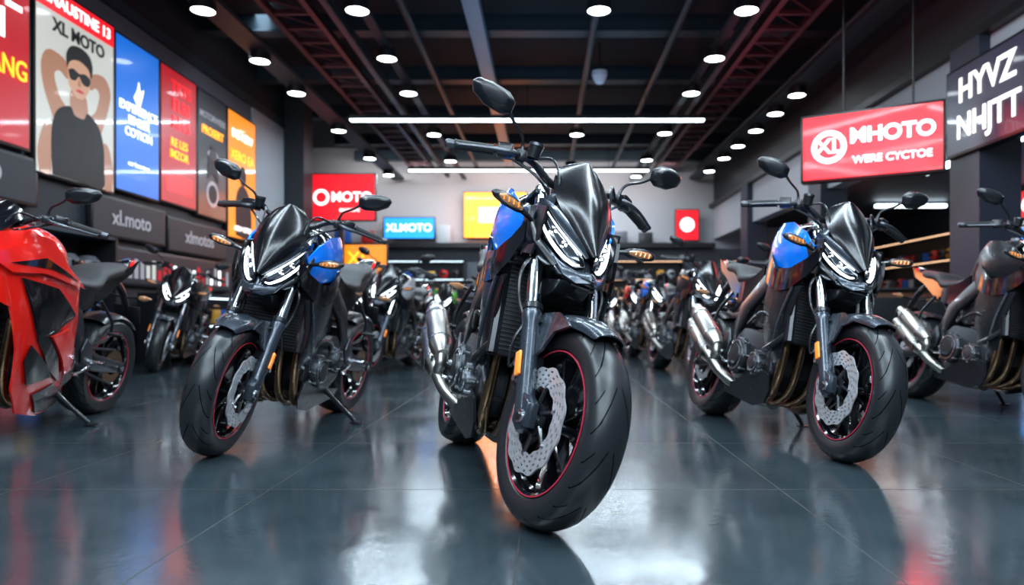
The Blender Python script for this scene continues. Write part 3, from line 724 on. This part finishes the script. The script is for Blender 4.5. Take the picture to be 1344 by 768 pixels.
area('beam_fill_light', (0,8,3.9), (3,8), 38, (.25,.6,1), rot=(rad(180),0,0))  # added blue fill that lifts the ceiling beams, no fixture
area('wall_washer', (-4.2,10.2,4.5), (6,.2), 30, rot=(0,rad(-60),rad(90)))
area('back_washer', (-1,18.6,4.5), (9,.2), 130, (1,.95,.92), rot=(rad(55),0,0))
area('shop_light', (7,9,2.98), (.3,10), 60)
area('shop_light_warm', (6.9,14,2.98), (1.2,3), 14, (1,.5,.3))
# glow spilling from the lit signs
area('store_sign_glow', (3.45,7.75,2.5), (1.3,.6), 32, (1,.06,.08), rot=(rad(80),0,rad(-28)))
area('sign_glow_orange', (-1.4,19.4,3.3), (1.7,1.2), 45, (1,.30,.08), rot=(rad(86),0,0))

# ------------------------------------------------------------------ signs
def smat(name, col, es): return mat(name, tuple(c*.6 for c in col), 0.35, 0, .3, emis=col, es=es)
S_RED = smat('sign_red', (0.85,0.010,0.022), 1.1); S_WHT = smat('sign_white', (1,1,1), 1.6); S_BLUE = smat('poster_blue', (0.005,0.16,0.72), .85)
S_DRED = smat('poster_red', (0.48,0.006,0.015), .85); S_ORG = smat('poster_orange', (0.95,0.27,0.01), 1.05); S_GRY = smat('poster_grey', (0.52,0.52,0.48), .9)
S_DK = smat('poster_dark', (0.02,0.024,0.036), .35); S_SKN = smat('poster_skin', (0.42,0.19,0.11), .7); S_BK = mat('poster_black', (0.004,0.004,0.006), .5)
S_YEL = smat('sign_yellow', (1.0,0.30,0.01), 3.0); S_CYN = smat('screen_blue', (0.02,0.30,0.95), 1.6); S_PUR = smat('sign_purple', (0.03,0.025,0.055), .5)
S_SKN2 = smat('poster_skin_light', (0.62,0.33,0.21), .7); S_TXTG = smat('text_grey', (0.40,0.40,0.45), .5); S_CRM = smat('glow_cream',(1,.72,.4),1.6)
S_WRM = smat('added_shelf_glow_warm',(1,.6,.35),2.0); S_CLD = smat('added_shelf_glow_cool',(.7,.9,1),3.0)  # invented glowing shelf strips, added to brighten the dim background
def frame_M(o, u):
    u = Vector(u).normalized(); v = Vector((0,0,1)); n = u.cross(v)
    M = Matrix.Identity(4)
    for i in range(3): M[i][0]=u[i]; M[i][1]=v[i]; M[i][2]=n[i]; M[i][3]=o[i]
    return M
class Sign:
    def __init__(s, name, o, u, w, h, face, depth=0.06, border=0.03):
        s.M = frame_M(o, u); s.b = MB(); s.w=w; s.h=h; s.name=name; s.txt=[]
        s.b.box((w/2,h/2,-depth/2),(w+2*border,h+2*border,depth),M_FR,0.005)
        s.rect(0,0,w,h,face,0.004)
    def rect(s, x0, y0, x1, y1, m, z=0.008): s.b.box(((x0+x1)/2,(y0+y1)/2,z/2),(x1-x0,y1-y0,z),m,0)
    def poly(s, pts, m, z, c=None, k=(1,1)):
        if c: pts = [(c[0]+(x-c[0])*k[0], c[1]+(y-c[1])*k[1]) for x, y in pts]
        P = catmull([(x*s.w,y*s.h,0) for x,y in pts+[pts[0]]],4)[:-1]
        s.b.loop([(p.x,p.y,z) for p in P],[(p.x,p.y,z-.003) for p in P],m)
    def ell(s, cx, cy, rx, ry, m, z, n=28):
        s.b.loop([(cx+rx*math.cos(2*math.pi*i/n),cy+ry*math.sin(2*math.pi*i/n),z) for i in range(n)],[(cx+rx*math.cos(2*math.pi*i/n),cy+ry*math.sin(2*math.pi*i/n),z-.003) for i in range(n)],m)
    def text(s, t, x, y, size, m, mw=None, bold=.012, z=.012): s.txt.append((t,x,y,size,m,mw or 1.88*min(x,s.w-x),bold,z))
    def done(s):
        o = s.b.obj(s.name, M=s.M)
        for (t,x,y,size,m,mw,bold,z) in s.txt:
            c = bpy.data.curves.new('lettering','FONT'); c.body = t; c.size = size; c.align_x = 'CENTER'; c.align_y='CENTER'; c.extrude=.003; c.offset = bold*size
            c.materials.append(m); q = bpy.data.objects.new('lettering', c); COL.objects.link(q)
            bpy.context.view_layer.update(); wd = q.dimensions.x
            q.parent = o; q.location=(x,y,z)
            if wd > mw: q.scale=(mw/wd,max(.75,mw/wd),1)
        return o
XP = XL+.10
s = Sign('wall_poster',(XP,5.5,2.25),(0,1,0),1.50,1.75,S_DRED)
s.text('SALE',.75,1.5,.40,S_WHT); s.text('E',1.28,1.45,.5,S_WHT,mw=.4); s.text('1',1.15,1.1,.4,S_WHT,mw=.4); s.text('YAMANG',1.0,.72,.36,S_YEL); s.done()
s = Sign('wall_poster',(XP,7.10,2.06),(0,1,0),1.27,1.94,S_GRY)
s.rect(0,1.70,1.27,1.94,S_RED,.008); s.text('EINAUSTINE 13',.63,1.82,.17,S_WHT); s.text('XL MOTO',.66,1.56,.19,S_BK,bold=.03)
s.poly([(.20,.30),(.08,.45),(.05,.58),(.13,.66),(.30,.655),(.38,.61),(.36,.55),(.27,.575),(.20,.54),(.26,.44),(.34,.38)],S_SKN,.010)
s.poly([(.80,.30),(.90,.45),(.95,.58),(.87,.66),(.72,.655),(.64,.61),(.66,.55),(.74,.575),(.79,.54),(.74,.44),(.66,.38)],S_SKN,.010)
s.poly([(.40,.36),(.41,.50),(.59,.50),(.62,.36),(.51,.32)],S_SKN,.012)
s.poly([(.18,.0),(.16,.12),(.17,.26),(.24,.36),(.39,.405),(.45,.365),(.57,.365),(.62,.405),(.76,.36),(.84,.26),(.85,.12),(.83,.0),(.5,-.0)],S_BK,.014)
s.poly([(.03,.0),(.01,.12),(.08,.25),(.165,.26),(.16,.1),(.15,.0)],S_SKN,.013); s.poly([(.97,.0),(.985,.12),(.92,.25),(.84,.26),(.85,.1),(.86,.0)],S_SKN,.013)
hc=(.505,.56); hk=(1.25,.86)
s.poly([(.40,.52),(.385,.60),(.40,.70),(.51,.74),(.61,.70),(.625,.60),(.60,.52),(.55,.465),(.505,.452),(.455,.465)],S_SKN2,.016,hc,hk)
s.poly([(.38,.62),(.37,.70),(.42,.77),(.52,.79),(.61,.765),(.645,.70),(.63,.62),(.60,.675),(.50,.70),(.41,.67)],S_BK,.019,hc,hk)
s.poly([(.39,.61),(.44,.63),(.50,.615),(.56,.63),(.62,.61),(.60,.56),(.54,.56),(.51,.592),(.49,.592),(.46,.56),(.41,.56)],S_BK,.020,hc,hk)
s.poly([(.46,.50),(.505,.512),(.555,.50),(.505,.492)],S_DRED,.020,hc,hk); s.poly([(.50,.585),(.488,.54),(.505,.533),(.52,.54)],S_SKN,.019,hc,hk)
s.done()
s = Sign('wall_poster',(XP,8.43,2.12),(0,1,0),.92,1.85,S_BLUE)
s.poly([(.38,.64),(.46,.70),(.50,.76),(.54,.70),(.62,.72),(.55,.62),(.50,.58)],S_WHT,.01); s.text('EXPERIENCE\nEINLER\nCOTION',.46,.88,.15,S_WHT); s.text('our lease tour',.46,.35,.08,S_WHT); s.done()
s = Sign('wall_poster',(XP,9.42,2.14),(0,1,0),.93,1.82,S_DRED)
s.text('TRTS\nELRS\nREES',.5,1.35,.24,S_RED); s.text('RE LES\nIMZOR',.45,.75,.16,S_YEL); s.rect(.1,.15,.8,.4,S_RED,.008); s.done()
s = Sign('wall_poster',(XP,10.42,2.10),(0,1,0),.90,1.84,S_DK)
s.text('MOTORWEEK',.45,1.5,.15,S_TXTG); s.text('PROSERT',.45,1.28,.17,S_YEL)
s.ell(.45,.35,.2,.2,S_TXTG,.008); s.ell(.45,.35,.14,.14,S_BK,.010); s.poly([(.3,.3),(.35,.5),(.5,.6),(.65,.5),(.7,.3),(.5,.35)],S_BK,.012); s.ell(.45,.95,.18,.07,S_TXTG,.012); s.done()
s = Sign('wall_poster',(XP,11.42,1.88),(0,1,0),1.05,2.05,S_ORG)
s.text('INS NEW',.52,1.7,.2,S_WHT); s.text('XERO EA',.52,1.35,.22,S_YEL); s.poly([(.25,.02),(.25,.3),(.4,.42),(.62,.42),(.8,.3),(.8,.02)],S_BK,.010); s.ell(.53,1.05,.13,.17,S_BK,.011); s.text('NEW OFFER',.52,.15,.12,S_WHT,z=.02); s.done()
S_GB = mat('grey_board',(0.02,0.022,0.03),.5)
for y0,w,z0,t in ((5.4,1.7,1.72,'MOTO'),(8.0,1.5,1.55,'xl.moto'),(9.62,1.7,1.50,'xlmotos'),):
    s = Sign('brand_sign_board',(XP,y0,z0),(0,1,0),w,.42,S_GB); s.text(t,w/2,.21,.26,S_TXTG); s.done()
s = Sign('display_screen',(XP,7.9,1.00),(0,1,0),3.6,.40,S_DK)
for i in range(26):
    x=.1+i*.133; h=random.uniform(.12,.28); s.rect(x,.06,x+.08,.06+h,random.choice([S_WHT,S_GRY,S_DRED,S_TXTG]),.008)
s.done()
v = Vector((4.27-3.03,7.6-8.3,0)); L0 = v.length
s = Sign('illuminated_store_sign',(3.03,8.3,2.18),v,L0,.72,S_RED,.16,.03)
s.ell(.28,.36,.19,.19,S_WHT,.008); s.ell(.28,.36,.13,.13,S_RED,.010); s.text('XL',.28,.36,.24,S_WHT,mw=.3,bold=.02,z=.014)
s.text('MHOTO',.93,.45,.31,S_WHT,mw=.85,bold=.035); s.text('WERE CYCTOE',.93,.18,.12,S_WHT,mw=.8,bold=.02)
s.b.cyl((L0*.3,.7,-.08),(L0*.3,2.5,-.08),.012,M_FR); s.b.cyl((L0*.8,.7,-.08),(L0*.8,2.5,-.08),.012,M_FR)
s.done()
s = Sign('illuminated_store_sign',(4.58,8.05,2.40),(0,-1,0),2.5,.92,S_PUR,.15,.03)
s.text('HYVZ',.70,.66,.44,S_WHT,mw=.95,bold=.02); s.text('NHJTT',.72,.26,.44,S_WHT,mw=1.05,bold=.02); s.text('MOTO',1.9,.45,.4,S_WHT,mw=.9,bold=.02); s.done()
s = Sign('illuminated_store_sign',(-5.0,14.9,2.60),(1,0,0),1.42,.95,S_RED,.12)
s.ell(.30,.47,.17,.17,S_WHT,.008); s.ell(.30,.47,.11,.11,S_RED,.010); s.text('MOTO',.94,.47,.34,S_WHT,bold=.02,mw=.84); s.text('MARKERE',.9,.2,.1,S_WHT)
s.b.box((.7,-1.35,-.06),(.12,2.5,.1),M_FR,0); s.done()
s = Sign('display_screen',(-4.45,YB-.35,2.72),(1,0,0),1.38,.56,S_CYN); s.text('XLMOTO',.69,.28,.3,S_WHT); s.done()
s = Sign('illuminated_store_sign',(-2.24,YB-.3,2.75),(1,0,0),1.72,1.24,S_YEL); s.rect(.22,.22,1.5,1.02,S_ORG,.01); s.rect(.4,.4,1.32,.84,S_CRM,.014); s.done()
s = Sign('illuminated_store_sign',(3.65,YB-.3,2.68),(1,0,0),.62,.82,S_RED); s.ell(.31,.42,.2,.2,S_WHT,.008); s.done()
s = Sign('illuminated_store_sign',(4.9,14.5,1.75),(1,-.2,0),1.0,.45,S_ORG); s.text('xlmoto',.5,.22,.22,S_RED); s.b.box((.5,-.9,-.06),(.1,1.7,.1),M_FR,0); s.done()
s = Sign('illuminated_store_sign',(-4.6,15.2,1.5),(1,0,0),1.2,.6,S_ORG); s.text('XL',.6,.3,.4,S_YEL); s.b.box((.6,-.75,-.06),(.1,1.45,.1),M_FR,0); s.done()
s = Sign('shop_window_poster',(9.1,14.8,1.25),(0,-1,0),4.2,1.7,S_GRY); s.rect(0,1.15,4.2,1.7,S_RED,.008); s.rect(.2,.2,1.9,1.0,S_CYN,.008); s.rect(2.2,.2,4.0,1.0,S_DK,.008); s.text('MOTO SALE',2.1,1.42,.35,S_WHT); s.done()
s = Sign('illuminated_store_sign',(6.4,15.0,1.55),(1,-.2,0),.5,.5,S_RED); s.ell(.25,.25,.16,.16,S_WHT,.008); s.b.box((.25,-.77,-.06),(.08,1.5,.08),M_FR,0); s.done()
b = MB(); b.box((7.9,15.3,2.95),(1.5,.12,.06),M_GLOW,0); b.obj('shop_linear_lamp')
b = MB(); b.box((6.3,10.5,2.95),(.12,2.5,.06),M_GLOW,0); b.obj('shop_linear_lamp')

MC = [mat('goods_%d'%i, c, .4, 0, .3) for i,c in enumerate([(.5,.02,.02),(.02,.02,.025),(.4,.42,.45),(.02,.12,.5),(.6,.3,.03),(.1,.1,.12)])]
def shelf(loc, rotz, w, h, nsh=4, name='helmet_display_shelf', added_glow=None):
    b = MB(); d=.4
    for sx in (-1,1): b.box((sx*w/2,0,h/2),(.04,d,h),M_FR,0)
    b.box((0,d/2,h/2),(w,.02,h),M_WD,0)
    for i in range(nsh+1):
        z = .08+i*(h-.1)/nsh; b.box((0,0,z),(w,d,.03),M_BEAM,0)
        if added_glow and i > 0: b.box((0,-d/2+.03,z-.025),(w-.08,.02,.02),added_glow,0)
        if i == nsh: break
        x = -w/2+.2
        while x < w/2-.15:
            mm = random.choice(MC)
            if random.random() < .55:
                pr = [(0.0,.26),(.07,.25),(.115,.20),(.125,.13),(.11,.06),(.085,.015),(0,.015)]
                b.lathe([(r,zz) for r,zz in pr], mm, 16, c=(x,-.02,z), axis='Z'); b.box((x,-.125,z+.15),(.14,.05,.07),M_BLK,.01)
            else: b.box((x,0,z+.11),(.18,.26,.2),mm,.008)
            x += random.uniform(.27,.36)
    o = b.obj(name); o.location = loc; o.rotation_euler = (0,0,rotz)
shelf((XL+.35,10.6,0),rad(90),3.6,.88,2,added_glow=S_CLD); shelf((XL+.35,6.2,0),rad(90),3.0,1.45,3)
for x, ld in ((-6.0,S_WRM),(-3.4,S_CLD),(2.6,S_WRM),(6.3,S_WRM)): shelf((x,YB-.4,0),0,2.4,2.1,4,added_glow=ld)
shelf((8.9,11,0),rad(-90),4.5,1.10,2,added_glow=S_CLD); shelf((8.9,17,0),rad(-90),3.6,2.4,4,added_glow=S_WRM)
def counter(loc, w, m):
    b = MB(); b.box((0,0,.5),(w,.7,1.0),m,.01); b.box((0,0,1.03),(w+.1,.8,.06),M_FR,.008)
    for i in range(int(w/.8)): b.box((-w/2+.4+i*.8,-.36,.5),(.7,.02,.8),M_WD,.004)
    b.box((w*.2,0,1.25),(.5,.03,.32),M_FR,.006); b.box((w*.2,0,1.09),(.06,.1,.08),M_FR,0)
    o = b.obj('service_counter'); o.location = loc
counter((-.6,18.3,0),3.6,M_WG); counter((6.4,12.5,0),1.8,mat('wood_brown',(.22,.09,.05),.4))
b = MB()
for i in range(16):
    x = -6.3+i*.7
    if -4.7 < x < -3.0 or -2.5<x<-.3 or 3.4<x<4.4: continue
    hh = random.uniform(.15,.5); b.box((x,YB-.3,2.58+hh/2),(random.uniform(.2,.45),.25,hh),random.choice(MC+[M_FR]),.008)
b.obj('stacked_merchandise_boxes')
b = MB(); b.cyl((.85,11,4.35),(.85,11,4.83),.015,M_FR); b.lathe([(0,-.12),(.06,-.10),(.10,-.04),(.11,.02)],M_WHT,18,c=(.85,11,4.3),axis='Z'); b.cyl((.85,11,4.31),(.85,11,4.38),.12,M_WHT); b.obj('security_dome_camera')

w = bpy.data.worlds.new('world'); SC.world = w; w.use_nodes = True
w.node_tree.nodes['Background'].inputs[0].default_value = (0.12,0.2,0.3,1); w.node_tree.nodes['Background'].inputs[1].default_value = 0.2
SC.view_settings.view_transform = 'Standard'
cd = bpy.data.cameras.new('camera'); cam = bpy.data.objects.new('camera', cd); COL.objects.link(cam)
cd.sensor_width = 36; cd.lens = F/1344*36; cd.shift_x = -(PX-672)/1344; cd.shift_y = (PY-384)/1344
cam.location = (0,0,H); cam.rotation_euler = (rad(90),0,0)
cd.dof.use_dof = True; cd.dof.focus_distance = 2.45; cd.dof.aperture_fstop = 2.0
cd.clip_start = .05
SC.camera = cam
